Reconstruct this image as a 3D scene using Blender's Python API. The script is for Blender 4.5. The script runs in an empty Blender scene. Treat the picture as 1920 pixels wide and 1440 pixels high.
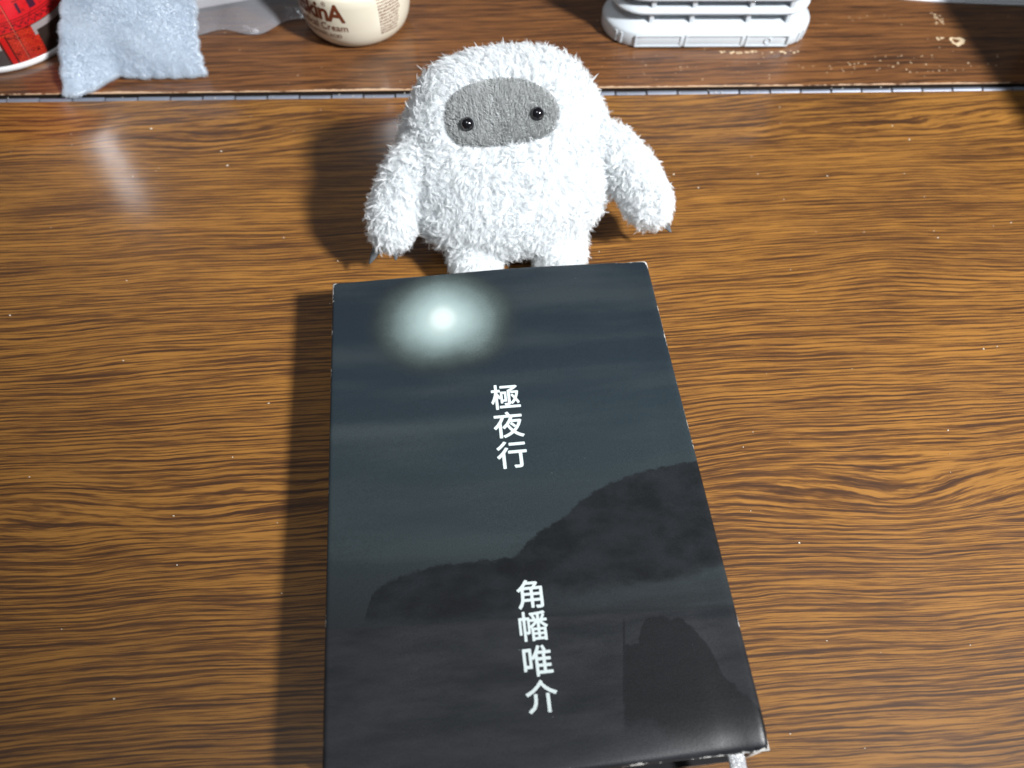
import bpy, bmesh, math, random
import numpy as np
from mathutils import Matrix, Vector
from mathutils.bvhtree import BVHTree

MM = 0.001
S = bpy.context.scene
COL = S.collection
rng = np.random.default_rng(7)
random.seed(7)

# ------------------------------------------------------------------ camera
cam_data = bpy.data.cameras.new('camera')
cam = bpy.data.objects.new('camera', cam_data)
COL.objects.link(cam)
AX = ((0.9989434411, 0.0259692758, -0.0379156719),
      (-0.0421266025, 0.8471788173, -0.5296351583),
      (0.0183671126, 0.5306728260, 0.8473777203))
cm = Matrix(AX).to_4x4()
cm.translation = Vector((-0.01132063, -0.12042842, 0.28263873))
cam.matrix_world = cm
cam_data.sensor_width = 36.0
cam_data.lens = 1460.0 / 1920.0 * 36.0
cam_data.clip_start = 0.01
cam_data.clip_end = 20.0
cam_data.dof.use_dof = True
cam_data.dof.focus_distance = 0.306
cam_data.dof.aperture_fstop = 9.0
S.camera = cam

# ------------------------------------------------------------------ world: dim neutral room light
world = bpy.data.worlds.new('World')
S.world = world
world.use_nodes = True
bgn = world.node_tree.nodes['Background']
bgn.inputs['Color'].default_value = (0.86, 0.94, 1.0, 1)
bgn.inputs['Strength'].default_value = 0.055

# ------------------------------------------------------------------ lamps
def aim(o, target):
    o.rotation_euler = (Vector(target) - o.location).to_track_quat('-Z', 'Y').to_euler()

key = bpy.data.lights.new('desk_lamp_light', 'SPOT')
key.energy = 375.0
key.color = (0.975, 0.985, 1.0)
key.shadow_soft_size = 0.115
key.spot_size = math.radians(21)
key.spot_blend = 0.7
ko = bpy.data.objects.new('desk_lamp_light', key)
COL.objects.link(ko)
ko.location = Vector((-0.08, 0.0, 0.0)) + 2.2 * Vector((0.62, -0.376, 0.688))
aim(ko, (0.07, 0.225, 0.0))

# weak overhead fill, added to brighten shaded sides; no such lamp is seen
cl = bpy.data.lights.new('overhead_fill_light', 'AREA')
cl.shape = 'DISK'; cl.size = 0.5; cl.energy = 4.6; cl.color = (0.93, 0.97, 1.0)
co = bpy.data.objects.new('overhead_fill_light', cl)
COL.objects.link(co)
co.location = (-0.30, -0.45, 1.55)
aim(co, (0.0, 0.1, 0.0))

# two faint distant room lamps whose reflections make the pale streaks on the desk
for nm, pt, dr, en in (('room_lamp_light', (-0.199, 0.203, 0), (-0.404, 0.687, 0.604), 0.34), ('shelf_lamp_light', (-0.057, 0.238, 0), (-0.10, 0.785, 0.612), 0.24)):
    back = bpy.data.lights.new(nm, 'AREA')
    back.shape = 'RECTANGLE'                                   # upright tube lamps
    back.size = 0.022; back.size_y = 0.20
    back.energy = en
    back.color = (0.95, 0.96, 1.0)
    bo = bpy.data.objects.new(nm, back)
    COL.objects.link(bo)
    bo.location = Vector(pt) + 1.3 * Vector(dr)
    aim(bo, pt)

S.view_settings.view_transform = 'Standard'
S.view_settings.look = 'None'
S.view_settings.gamma = 1.0
S.view_settings.exposure = 0.1
S.view_settings.use_curve_mapping = False
S.render.engine = 'CYCLES'
S.cycles.use_denoising = True
S.cycles.max_bounces = 14
S.cycles.diffuse_bounces = 10
S.cycles.transparent_max_bounces = 12
S.cycles.sample_clamp_indirect = 6.0

# ------------------------------------------------------------------ helpers
def tag(o, label=None, cat=None, kind=None, group=None):
    if label: o['label'] = label
    if cat: o['category'] = cat
    if kind: o['kind'] = kind
    if group: o['group'] = group
    return o

def empty(name, loc=(0, 0, 0), rz=0.0):
    o = bpy.data.objects.new(name, None)
    COL.objects.link(o)
    o.empty_display_size = 0.02
    o.location = [c * MM for c in loc]
    o.rotation_euler = (0, 0, rz)
    return o

def mesh_obj(name, verts, faces, mat=None, parent=None, smooth=True, scale=MM):
    me = bpy.data.meshes.new(name)
    v = np.asarray(verts, float) * scale
    me.from_pydata(v.tolist(), [], [tuple(int(i) for i in f) for f in faces])
    me.validate()
    me.update()
    bm = bmesh.new(); bm.from_mesh(me)
    bmesh.ops.recalc_face_normals(bm, faces=bm.faces)
    bm.to_mesh(me); bm.free()
    if smooth:
        me.polygons.foreach_set('use_smooth', [True] * len(me.polygons))
    if mat: me.materials.append(mat)
    o = bpy.data.objects.new(name, me)
    COL.objects.link(o)
    if parent: o.parent = parent
    return o

def sharp(o, deg=35):
    me = o.data
    bm = bmesh.new(); bm.from_mesh(me)
    for e in bm.edges:
        if len(e.link_faces) == 2 and e.calc_face_angle(0) > math.radians(deg):
            e.smooth = False
    bm.to_mesh(me); bm.free()
    return o

def bevel(o, w, seg=2):
    m = o.modifiers.new('bevel', 'BEVEL')
    m.width = w * MM; m.segments = seg; m.limit_method = 'ANGLE'; m.angle_limit = math.radians(40)
    return o

def subsurf(o, n=1):
    m = o.modifiers.new('sub', 'SUBSURF'); m.levels = n; m.render_levels = n
    return o

def box(name, x0, x1, y0, y1, z0, z1, mat, parent=None, bv=0.0):
    v = [(x, y, z) for z in (z0, z1) for y in (y0, y1) for x in (x0, x1)]
    f = [(0, 2, 3, 1), (4, 5, 7, 6), (0, 1, 5, 4), (2, 6, 7, 3), (0, 4, 6, 2), (1, 3, 7, 5)]
    o = mesh_obj(name, v, f, mat, parent, smooth=False)
    if bv: bevel(o, bv)
    return o

def grid_faces(nu, nv, off=0, wrap=False):
    f = []
    for j in range(nv - 1):
        for i in range(nu if wrap else nu - 1):
            a = off + j * nu + i; b = off + j * nu + (i + 1) % nu
            f.append((a, b, b + nu, a + nu))
    return f

def lathe(name, prof, mat, parent=None, n=72, cx=0, cy=0):
    v = []; nr = len(prof)
    for r, z in prof:
        for k in range(n):
            a = 2 * math.pi * k / n
            v.append((cx + r * math.cos(a), cy + r * math.sin(a), z))
    f = grid_faces(n, nr, 0, True)
    f.append(tuple(range(n))); f.append(tuple((nr - 1) * n + k for k in range(n)))
    return sharp(mesh_obj(name, v, f, mat, parent), 50)

def loft(name, rings, mat, parent=None, caps=True):
    n = len(rings[0]); v = [p for r in rings for p in r]
    f = grid_faces(n, len(rings), 0, True)
    if caps:
        f.append(tuple(range(n))); f.append(tuple((len(rings) - 1) * n + k for k in range(n)))
    return mesh_obj(name, v, f, mat, parent)

class NT:
    """small helper for building node materials"""
    def __init__(self, name):
        self.mat = bpy.data.materials.new(name)
        self.mat.use_nodes = True
        self.t = self.mat.node_tree
        self.bsdf = self.t.nodes['Principled BSDF']
    def n(self, typ, **kw):
        nd = self.t.nodes.new(typ)
        for k, v in kw.items(): setattr(nd, k, v)
        return nd
    def set(self, sock, val):
        if isinstance(val, bpy.types.NodeSocket): self.t.links.new(val, sock)
        elif val is not None:
            if isinstance(val, (tuple, list)) and len(val) == 3 and sock.type == 'RGBA': val = (*val, 1)
            sock.default_value = val
    def math(self, op, a, b=None, c=None, clamp=False):
        nd = self.n('ShaderNodeMath', operation=op, use_clamp=clamp)
        self.set(nd.inputs[0], a); self.set(nd.inputs[1], b); self.set(nd.inputs[2], c)
        return nd.outputs[0]
    def add(self, a, b): return self.math('ADD', a, b)
    def sub(self, a, b): return self.math('SUBTRACT', a, b)
    def mul(self, a, b): return self.math('MULTIPLY', a, b)
    def ss(self, x, lo, hi, to0=0.0, to1=1.0):
        nd = self.n('ShaderNodeMapRange', interpolation_type='SMOOTHSTEP')
        self.set(nd.inputs[0], x)
        for i, v in ((1, lo), (2, hi), (3, to0), (4, to1)): self.set(nd.inputs[i], v)
        return nd.outputs[0]
    def objxyz(self):
        """object coordinates in millimetres"""
        tc = self.n('ShaderNodeTexCoord')
        vm = self.n('ShaderNodeVectorMath', operation='SCALE')
        self.set(vm.inputs[0], tc.outputs['Object']); vm.inputs['Scale'].default_value = 1000.0
        sp = self.n('ShaderNodeSeparateXYZ'); self.set(sp.inputs[0], vm.outputs[0])
        return vm.outputs[0], sp.outputs[0], sp.outputs[1], sp.outputs[2]
    def vec(self, x, y, z=0.0):
        nd = self.n('ShaderNodeCombineXYZ')
        for i, v in enumerate((x, y, z)): self.set(nd.inputs[i], v)
        return nd.outputs[0]
    def noise(self, vec, scale=1.0, detail=2.0, rough=0.5, dist=0.0):
        nd = self.n('ShaderNodeTexNoise')
        self.set(nd.inputs['Vector'], vec)
        nd.inputs['Scale'].default_value = scale; nd.inputs['Detail'].default_value = detail
        nd.inputs['Roughness'].default_value = rough; nd.inputs['Distortion'].default_value = dist
        return nd.outputs['Fac']
    def ramp(self, fac, stops, interp='LINEAR'):
        nd = self.n('ShaderNodeValToRGB'); cr = nd.color_ramp; cr.interpolation = interp
        while len(cr.elements) < len(stops): cr.elements.new(0.5)
        for e, (p, c) in zip(cr.elements, stops):
            e.position = p; e.color = (*c, 1) if len(c) == 3 else c
        self.set(nd.inputs[0], fac)
        return nd.outputs[0]
    def mix(self, fac, a, b, blend='MIX'):
        nd = self.n('ShaderNodeMix', data_type='RGBA', blend_type=blend)
        self.set(nd.inputs[0], fac); self.set(nd.inputs[6], a); self.set(nd.inputs[7], b)
        return nd.outputs[2]
    def bump(self, h, strength=0.3, dist=0.0005):
        nd = self.n('ShaderNodeBump'); nd.inputs['Strength'].default_value = strength
        nd.inputs['Distance'].default_value = dist
        self.set(nd.inputs['Height'], h); self.set(self.bsdf.inputs['Normal'], nd.outputs[0])
    def out(self, color=None, rough=None, spec=None, **kw):
        b = self.bsdf.inputs
        self.set(b['Base Color'], color); self.set(b['Roughness'], rough); self.set(b['Specular IOR Level'], spec)
        for k, v in kw.items(): self.set(b[k.replace('_', ' ')], v)
        return self.mat

def simple(name, col, rough=0.5, spec=0.5, var=0.08, scale=0.3, bump=0.0, **kw):
    m = NT(name); p, x, y, z = m.objxyz()
    nz = m.noise(p, scale, 4, 0.6)
    c = m.mix(nz, tuple(c * (1 - var) for c in col), tuple(min(1, c * (1 + var)) for c in col))
    if bump: m.bump(m.noise(p, scale * 6, 3), bump, 0.0002)
    return m.out(c, rough, spec, **kw)

def curves_obj(name, pts, rad, mat, parent=None):
    """pts (n,k,3) in metres: one strand each; rad (n,k)"""
    n, k = pts.shape[:2]
    hc = bpy.data.hair_curves.new(name)
    hc.add_curves([k] * n)
    hc.attributes['position'].data.foreach_set('vector', pts.astype(np.float32).ravel())
    ra = hc.attributes.get('radius') or hc.attributes.new('radius', 'FLOAT', 'POINT')
    ra.data.foreach_set('value', rad.astype(np.float32).ravel())
    hc.materials.append(mat)
    o = bpy.data.objects.new(name, hc)
    COL.objects.link(o)
    if parent: o.parent = parent
    tag(o, kind='stuff')
    return o

def sample_surface(o, n):
    """random points on an object's evaluated mesh, in its local space (mm)"""
    dg = bpy.context.evaluated_depsgraph_get(); dg.update()
    ev = o.evaluated_get(dg); me = ev.to_mesh(); me.calc_loop_triangles()
    V = np.empty(len(me.vertices) * 3); me.vertices.foreach_get('co', V); V = V.reshape(-1, 3) / MM
    NN = np.empty(len(me.vertices) * 3); me.vertices.foreach_get('normal', NN); NN = NN.reshape(-1, 3)
    T = np.empty(len(me.loop_triangles) * 3, int); me.loop_triangles.foreach_get('vertices', T); T = T.reshape(-1, 3)
    ev.to_mesh_clear()
    a, b, c = V[T[:, 0]], V[T[:, 1]], V[T[:, 2]]
    ar = np.linalg.norm(np.cross(b - a, c - a), axis=1)
    idx = rng.choice(len(T), n, p=ar / ar.sum())
    r1 = np.sqrt(rng.random(n))[:, None]; r2 = rng.random(n)[:, None]
    w = (1 - r1, r1 * (1 - r2), r1 * r2)
    P = w[0] * a[idx] + w[1] * b[idx] + w[2] * c[idx]
    N = w[0] * NN[T[idx, 0]] + w[1] * NN[T[idx, 1]] + w[2] * NN[T[idx, 2]]
    N /= np.linalg.norm(N, axis=1)[:, None] + 1e-9
    return P, N

def nrm(v): return v / (np.linalg.norm(v, axis=1)[:, None] + 1e-9)

def tufted_fur(o, parent, mat, tufts, per, length, spread, radius, flow_fn, keep=None, curl=1.0, lift=0.6, name='fur', jitter=0.55, clump=0.80):
    P, N = sample_surface(o, tufts)
    if keep is not None:
        k = keep(P); P, N = P[k], N[k]
    nt = len(P)
    F = flow_fn(P, N)
    F = F - (F * N).sum(1)[:, None] * N
    F = F + rng.normal(0, jitter, (nt, 3)); F = F - 0.7 * (F * N).sum(1)[:, None] * N
    L = length * rng.uniform(0.6, 1.3, nt)
    K = 7
    t = np.linspace(0, 1, K)
    tang = nrm(F)
    side = np.cross(N, tang)
    th0 = rng.uniform(0.05, 0.45, nt) / max(lift, 0.2) * 0.6                # start angle from the normal
    th1 = rng.uniform(0.9, 1.9, nt) * (0.6 + 0.6 * curl)                    # how far the tuft bends over
    tw = rng.normal(0, 0.9, nt) * curl                                      # sideways hook
    offs = rng.normal(0, spread, (nt, per, 3))
    offs -= (offs * N[:, None]).sum(2)[..., None] * N[:, None]
    Ls = L[:, None] * rng.uniform(0.7, 1.1, (nt, per))
    dth = rng.normal(0, 0.16, (nt, per)); dtw = rng.normal(0, 0.22, (nt, per))
    pts = np.empty((nt, per, K, 3))
    cur = np.zeros((nt, per, 3))
    for i, s in enumerate(t):
        pts[:, :, i] = P[:, None] + offs * (1 - clump * s ** 0.8) + cur * Ls[..., None]
        th = th0[:, None] + (th1[:, None] + dth) * s
        az = (tw[:, None] + dtw) * s
        d = (N[:, None] * np.cos(th)[..., None] + (tang[:, None] * np.cos(az)[..., None] + side[:, None] * np.sin(az)[..., None]) * np.sin(th)[..., None])
        cur = cur + d / (K - 1)
    pts = pts.reshape(-1, K, 3) * MM
    rad = radius * MM * (1 - 0.7 * t ** 1.5)[None] * rng.uniform(0.75, 1.25, (len(pts), 1))
    return curves_obj(name, pts, rad, mat, parent)

def text_mesh(body, size, offset=0.0, spacing=1.0, shear=0.0):
    """mesh vertices and faces (mm) for flat lettering"""
    cu = bpy.data.curves.new('lettering', 'FONT')
    cu.body = body; cu.size = size; cu.offset = offset; cu.align_x = 'CENTER'; cu.space_character = spacing
    cu.resolution_u = 3; cu.shear = shear; cu.fill_mode = 'FRONT'
    o = bpy.data.objects.new('lettering', cu); COL.objects.link(o)
    dg = bpy.context.evaluated_depsgraph_get(); dg.update()
    me = o.evaluated_get(dg).to_mesh()
    V = np.array([v.co[:] for v in me.vertices]).reshape(-1, 3); Fc = [tuple(p.vertices) for p in me.polygons]
    o.evaluated_get(dg).to_mesh_clear()
    bpy.data.objects.remove(o); bpy.data.curves.remove(cu)
    return V, Fc

# ------------------------------------------------------------------ materials
def wood(name, light, mid, dark, worn, grain_scale=1.0, eyes=(), calm=(), seed=0.0, rough=0.3, worn_edge=None, contrast=1.0):
    m = NT(name); p, x, y, z = m.objxyz()
    xs = m.add(x, seed * 131.0); ys = m.add(y, seed * 57.0)
    w1 = m.noise(m.vec(m.mul(xs, 0.006), m.mul(ys, 0.014), seed), 1.0, 2, 0.5)
    w2 = m.noise(m.vec(m.mul(xs, 0.03), m.mul(ys, 0.06), seed + 3.1), 1.0, 3, 0.55)
    w3 = m.noise(m.vec(m.mul(xs, 0.10), m.mul(ys, 0.35), seed + 5.7), 1.0, 3, 0.6)
    h = m.add(y, m.mul(m.sub(w1, 0.5), 15.0))
    h = m.add(h, m.mul(m.sub(w2, 0.5), 1.5))
    h = m.add(h, m.mul(m.sub(w3, 0.5), 0.45))
    h = m.add(h, m.mul(x, -0.035))
    for y0, w_, k_ in calm:                                   # calmer, wider figure in some bands of the board
        h = m.sub(h, m.mul(m.math('TANH', m.mul(m.sub(y, y0), 1.0 / w_)), k_ * w_))
    for ex, ey, sx, sy, A in eyes:
        dx = m.mul(m.sub(x, ex), 1.0 / sx); dy = m.mul(m.sub(y, ey), 1.0 / sy)
        r2 = m.add(m.mul(dx, dx), m.mul(dy, dy))
        h = m.add(h, m.mul(m.math('EXPONENT', m.mul(r2, -1.0)), A))
    # growth streaks that follow the contour lines of h
    g0 = m.noise(m.vec(m.mul(xs, 0.014), m.mul(h, 0.42 * grain_scale), seed + 6.0), 1.0, 2, 0.5, 0.05)
    g1 = m.noise(m.vec(m.mul(xs, 0.028), m.mul(h, 1.6 * grain_scale), seed + 1.0), 1.0, 3, 0.55, 0.05)
    g2 = m.noise(m.vec(m.mul(xs, 0.07), m.mul(h, 3.3 * grain_scale), seed + 2.0), 1.0, 2, 0.6, 0.05)
    g3 = m.noise(m.vec(m.mul(xs, 0.16), m.mul(h, 4.0), seed + 4.0), 1.0, 2, 0.6)
    ph = m.noise(m.vec(m.mul(xs, 0.012), m.mul(h, 0.16), seed + 12.0), 1.0, 3, 0.6)
    amp = m.noise(m.vec(m.mul(xs, 0.022), m.mul(h, 0.55), seed + 14.0), 1.0, 2, 0.5)
    wave = m.math('SINE', m.add(m.mul(h, 2.7 * grain_scale), m.mul(ph, 16.0)))
    tone = m.noise(m.vec(m.mul(xs, 0.007), m.mul(h, 0.045), seed + 8.0), 1.0, 3, 0.5)
    g = m.add(m.add(m.mul(m.sub(g0, 0.5), 0.55), m.mul(m.sub(g1, 0.5), 0.95)), m.mul(m.sub(g2, 0.5), 0.65))
    g = m.add(g, m.mul(m.sub(g3, 0.5), 0.28))
    line = m.math('POWER', m.add(0.5, m.mul(wave, 0.5)), 2.5)
    g = m.sub(m.add(g, 0.085), m.mul(m.mul(line, m.ss(amp, 0.28, 0.62)), 0.33))
    g = m.add(m.mul(g, contrast), m.add(0.485, m.mul(m.sub(tone, 0.5), 0.38)))
    c = m.ramp(g, [(0.20, dark), (0.37, tuple(0.6 * a + 0.4 * b for a, b in zip(dark, mid))), (0.49, mid), (0.62, light), (0.82, tuple(a * 1.22 for a in light))])
    # tiny scuffs and dust with their own shape
    sp = m.noise(m.vec(m.mul(x, 0.9), m.mul(y, 1.1), 3.0 + seed), 1.0, 1, 0.5)
    area = m.noise(m.vec(m.mul(x, 0.02), m.mul(y, 0.02), 9.0 + seed), 1.0, 2, 0.5)
    spm = m.ss(m.add(sp, m.mul(m.sub(area, 0.5), 0.15)), 0.835, 0.87)
    c = m.mix(m.mul(spm, 0.55), c, worn)
    if worn_edge is not None:
        en = m.noise(m.vec(m.mul(x, 0.25), m.mul(y, 0.7), 1.3), 1.0, 4, 0.65)
        e2 = m.noise(m.vec(m.mul(x, 0.02), 0.0, 4.3), 1.0, 2, 0.5)
        width = m.mul(m.add(m.sub(en, 0.45), m.mul(m.sub(e2, 0.38), 1.3)), 2.9)
        em = m.ss(m.sub(width, m.sub(y, worn_edge)), 0.0, 0.35)
        em = m.mul(em, m.ss(z, -0.5, -0.25))
        c = m.mix(m.mul(em, 0.85), c, worn)
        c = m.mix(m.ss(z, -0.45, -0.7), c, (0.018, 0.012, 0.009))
    rn = m.noise(m.vec(m.mul(x, 0.03), m.mul(y, 0.03), 6.0), 1.0, 4, 0.6)
    rg = m.add(rough - 0.05, m.mul(rn, 0.12))
    m.bump(m.add(m.mul(g, 0.4), m.mul(g3, 0.5)), 0.10, 0.00015)
    return m.out(c, m.add(rg, 0.33), 0.6, Coat_Weight=0.55, Coat_Roughness=rg)

M = {}
M['wood_front'] = wood('wood_front', (0.300, 0.132, 0.024), (0.163, 0.065, 0.0135), (0.056, 0.0215, 0.0070), (0.62, 0.52, 0.38),
                       eyes=[(150, -4, 48, 14, 4.2), (-118, 4, 62, 14, 4.0), (240, 212, 60, 12, 3.2), (-40, 190, 80, 14, 5), (190, 120, 70, 20, -6)], calm=[(2, 15, 0.55), (219, 22, 0.5)], seed=1.0, rough=0.12, contrast=1.05, grain_scale=1.2)
M['wood_back'] = wood('wood_back', (0.200, 0.080, 0.023), (0.122, 0.046, 0.014), (0.045, 0.018, 0.0075), (0.68, 0.46, 0.29),
                      grain_scale=0.55, seed=4.0, rough=0.14, worn_edge=252.2, contrast=0.9)
M['fur'] = NT('white_fur').mat
def _fur(name, col, rough=0.55, trans=0.0, spec=0.35, nap=False):
    m = NT(name)
    hi = m.n('ShaderNodeHairInfo')
    c = m.mix(hi.outputs['Random'], tuple(v * 0.93 for v in col), col)
    if nap:
        p, x, y, z = m.objxyz()
        q = m.noise(m.vec(m.add(m.mul(x, 1.25), m.mul(z, 0.12)), m.mul(z, 0.28), 0), 1.0, 2, 0.5, 0.4)
        c = m.mix(1.0, c, m.ramp(q, [(0.30, (0.68, 0.68, 0.68)), (0.62, (1.15, 1.15, 1.15))]), 'MULTIPLY')
    m.out(c, rough, spec)
    if trans:
        tr = m.n('ShaderNodeBsdfTranslucent'); m.set(tr.inputs['Color'], c)
        ad = m.n('ShaderNodeMixShader'); ad.inputs[0].default_value = trans
        m.t.links.new(m.bsdf.outputs[0], ad.inputs[1]); m.t.links.new(tr.outputs[0], ad.inputs[2])
        m.t.links.new(ad.outputs[0], m.t.nodes['Material Output'].inputs['Surface'])
    return m.mat
M['fur'] = _fur('white_plush_fur', (0.948, 0.966, 0.974), 0.45, 0.46)
M['towel_fur'] = _fur('towel_pile', (0.68, 0.75, 0.82), 0.8, 0.35, 0.08)
M['face_fur'] = _fur('grey_velour_pile', (0.56, 0.575, 0.575), 0.7, 0.2, nap=True)
M['skin'] = simple('white_backing_cloth', (0.93, 0.955, 0.965), 0.9, 0.1)
M['face'] = simple('grey_velour', (0.32, 0.335, 0.335), 0.9, 0.15, 0.12, 1.2, 0.3)
M['eye'] = simple('black_eye_plastic', (0.006, 0.006, 0.008), 0.14, 1.0)
M['claw'] = simple('grey_felt', (0.115, 0.12, 0.125), 0.85, 0.2, 0.25, 1.5, 0.4)
M['plastic'] = simple('white_plastic', (0.58, 0.63, 0.67), 0.32, 0.5, 0.02)
M['plastic_in'] = simple('green_inner_filter', (0.012, 0.022, 0.016), 0.7, 0.2, 0.4, 0.5)
M['jar'] = simple('cream_plastic', (0.68, 0.635, 0.51), 0.28, 0.5, 0.02)
M['lid'] = simple('salmon_lid', (0.72, 0.27, 0.20), 0.3, 0.5, 0.03)
M['ink'] = simple('brown_ink', (0.14, 0.035, 0.012), 0.5, 0.3, 0.05)
M['steel'] = simple('hinge_steel', (0.22, 0.245, 0.30), 0.45, 0.5, 0.45, 0.12, Metallic=0.3)
M['dark'] = simple('dark_gap_metal', (0.015, 0.014, 0.014), 0.7, 0.3, 0.3)
M['towel'] = simple('towel_cloth', (0.64, 0.70, 0.77), 0.95, 0.1)
M['paper'] = simple('white_paper', (0.80, 0.81, 0.82), 0.6, 0.3, 0.02)
M['pages'] = simple('page_edges', (0.55, 0.52, 0.45), 0.9, 0.1, 0.1)
M['letter'] = simple('white_lettering', (0.66, 0.74, 0.74), 0.45, 0.4, 0.02)
M['fleck'] = simple('pale_chipped_wood', (0.72, 0.56, 0.36), 0.8, 0.2, 0.2, 1.0)
M['crumb'] = simple('pale_crumb', (0.75, 0.70, 0.60), 0.8, 0.2, 0.2, 1.0)
M['black'] = simple('plain_black_plastic', (0.012, 0.012, 0.014), 0.45, 0.4, 0.2)

def ribbon_mat():
    m = NT('ribbon_weave'); p, x, y, z = m.objxyz()
    vo = m.n('ShaderNodeTexVoronoi', feature='DISTANCE_TO_EDGE'); m.set(vo.inputs['Vector'], m.vec(m.mul(x, 1.1), m.mul(y, 0.8), 0)); vo.inputs['Scale'].default_value = 1.0
    e = m.ss(vo.outputs['Distance'], 0.0, 0.16)
    m.bump(e, 0.6, 0.0003)
    return m.out(m.mix(e, (0.40, 0.41, 0.44), (0.78, 0.79, 0.80)), 0.5, 0.4)
M['ribbon'] = ribbon_mat()

def cover_mat():
    """printed night photograph: moon halo, cloud bands, headland, dark rock; white worn edges"""
    m = NT('printed_cover'); p, x, y, z = m.objxyz()
    xl = m.add(29.7, m.mul(m.add(y, 54.0), 0.183))
    def fcurve(xin, x0, x1, pts, y0, y1):
        fc = m.n('ShaderNodeFloatCurve'); cv = fc.mapping.curves[0]
        q = [((a - x0) / (x1 - x0), (b - y0) / (y1 - y0)) for a, b in pts]
        while len(cv.points) < len(q): cv.points.new(0.5, 0.5)
        for pt, (a, b) in zip(cv.points, q): pt.location = (min(max(a, 0), 1), min(max(b, 0), 1)); pt.handle_type = 'AUTO_CLAMPED'
        fc.mapping.update()
        m.set(fc.inputs['Value'], m.math('DIVIDE', m.sub(xin, x0), x1 - x0, clamp=True))
        return m.add(m.mul(fc.outputs[0], y1 - y0), y0)
    yn = m.ss(y, -97, 97)
    sky = m.ramp(m.math('DIVIDE', m.add(y, 97), 194.0), [(0.0, (0.020, 0.023, 0.026)), (0.25, (0.026, 0.030, 0.034)), (0.40, (0.034, 0.046, 0.052)), (0.55, (0.031, 0.046, 0.054)), (0.72, (0.023, 0.035, 0.046)), (1.0, (0.018, 0.027, 0.036))])
    cl = m.noise(m.vec(m.mul(x, 0.010), m.mul(y, 0.055), 2.0), 1.0, 4, 0.55)
    sky = m.mix(m.mul(m.ss(cl, 0.42, 0.72), 0.55), sky, (0.052, 0.068, 0.072))
    bandc = m.add(23.0, m.mul(x, -0.02))
    bd = m.math('ABSOLUTE', m.sub(y, bandc))
    lb = m.mul(m.ss(bd, 6.0, 0.0), m.ss(x, 45.0, -30.0))
    sky = m.mix(m.mul(lb, 0.35), sky, (0.075, 0.096, 0.10))
    # moon and halo
    dx = m.mul(m.add(x, 22.3), 1 / 33.0); dy = m.mul(m.sub(y, 72.5), 1 / 30.0)
    wob = m.noise(m.vec(m.mul(x, 0.05), m.mul(y, 0.05), 0.5), 1.0, 3, 0.5)
    r = m.math('SQRT', m.add(m.mul(dx, dx), m.mul(dy, dy)))
    r = m.add(r, m.mul(m.sub(wob, 0.5), 0.22))
    halo = m.ramp(r, [(0.0, (0.54, 0.65, 0.635)), (0.16, (0.44, 0.55, 0.535)), (0.32, (0.32, 0.415, 0.405)), (0.50, (0.19, 0.25, 0.245)), (0.68, (0.092, 0.12, 0.115)), (0.85, (0.044, 0.054, 0.050)), (1.0, (0.026, 0.034, 0.040))])
    sky = m.mix(m.ss(r, 1.05, 0.55), sky, halo)
    mx = m.mul(m.add(x, 22.3), 1 / 4.6); my = m.mul(m.sub(y, 73.5), 1 / 5.2)
    mr = m.math('SQRT', m.add(m.mul(mx, mx), m.mul(my, my)))
    sky = m.mix(m.ss(mr, 1.5, 0.35), sky, (0.64, 0.74, 0.72))
    lit = m.ss(r, 0.75, 0.25)
    # headland
    hill = fcurve(x, -70, 70, [(-70, -70), (-56, -50), (-53, -40), (-50.8, -36.1), (-44.6, -33.0), (-33.8, -30.4), (-19.2, -29.4), (-4.6, -29.3), (0.4, -25.3), (3.5, -22.7), (15.7, -15.9), (24.3, -9.6), (41.1, -2.8), (57.5, 0.0), (70, 0.8)], -80, 20)
    ragged = m.noise(m.vec(m.mul(x, 0.35), m.mul(y, 0.35), 7.0), 1.0, 4, 0.65)
    hd = m.add(m.sub(hill, y), m.mul(m.sub(ragged, 0.5), 4.2))
    low = fcurve(x, -70, 70, [(-70, -47), (-53, -46.5), (-17, -49), (-6, -46), (1.3, -42), (19, -43), (37, -42.5), (56, -41), (70, -38)], -80, 20)
    rag2 = m.noise(m.vec(m.mul(x, 0.08), m.mul(y, 0.16), 17.0), 1.0, 5, 0.65)
    ld = m.add(m.sub(y, low), m.mul(m.sub(rag2, 0.5), 9.0))
    hm = m.mul(m.ss(hd, -0.3, 1.0), m.ss(ld, -2.5, 2.5))
    hn = m.noise(m.vec(m.mul(x, 0.06), m.mul(y, 0.1), 27.0), 1.0, 5, 0.6)
    hillc = m.mix(m.ss(hn, 0.3, 0.7), (0.0085, 0.0095, 0.011), (0.021, 0.024, 0.028))
    c = m.mix(m.mul(hm, 0.93), sky, hillc)
    # water line and water
    shore = m.add(-50.2, m.mul(x, -0.045))
    wd = m.sub(shore, y)
    wn = m.noise(m.vec(m.mul(x, 0.03), m.mul(y, 0.12), 37.0), 1.0, 5, 0.6)
    wat = m.mix(m.ss(wn, 0.3, 0.7), (0.018, 0.020, 0.024), (0.042, 0.043, 0.049))
    c = m.mix(m.mul(m.ss(wd, -0.6, 1.2), 0.85), c, wat)
    ln = m.mul(m.ss(m.math('ABSOLUTE', wd), 1.3, 0.0), m.ss(x, -40.0, 0.0))
    c = m.mix(m.mul(ln, 0.35), c, (0.014, 0.016, 0.018))
    # dark rock
    top = fcurve(x, 20, 70, [(20, -64), (27.5, -63), (30.0, -61.5), (31.5, -62), (34.5, -57.5), (38.7, -54.2), (43.0, -55.2), (46.1, -54.6), (50.3, -58), (55.5, -66), (58.4, -75), (61.8, -79), (66, -84), (70, -92)], -97, -47)
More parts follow.
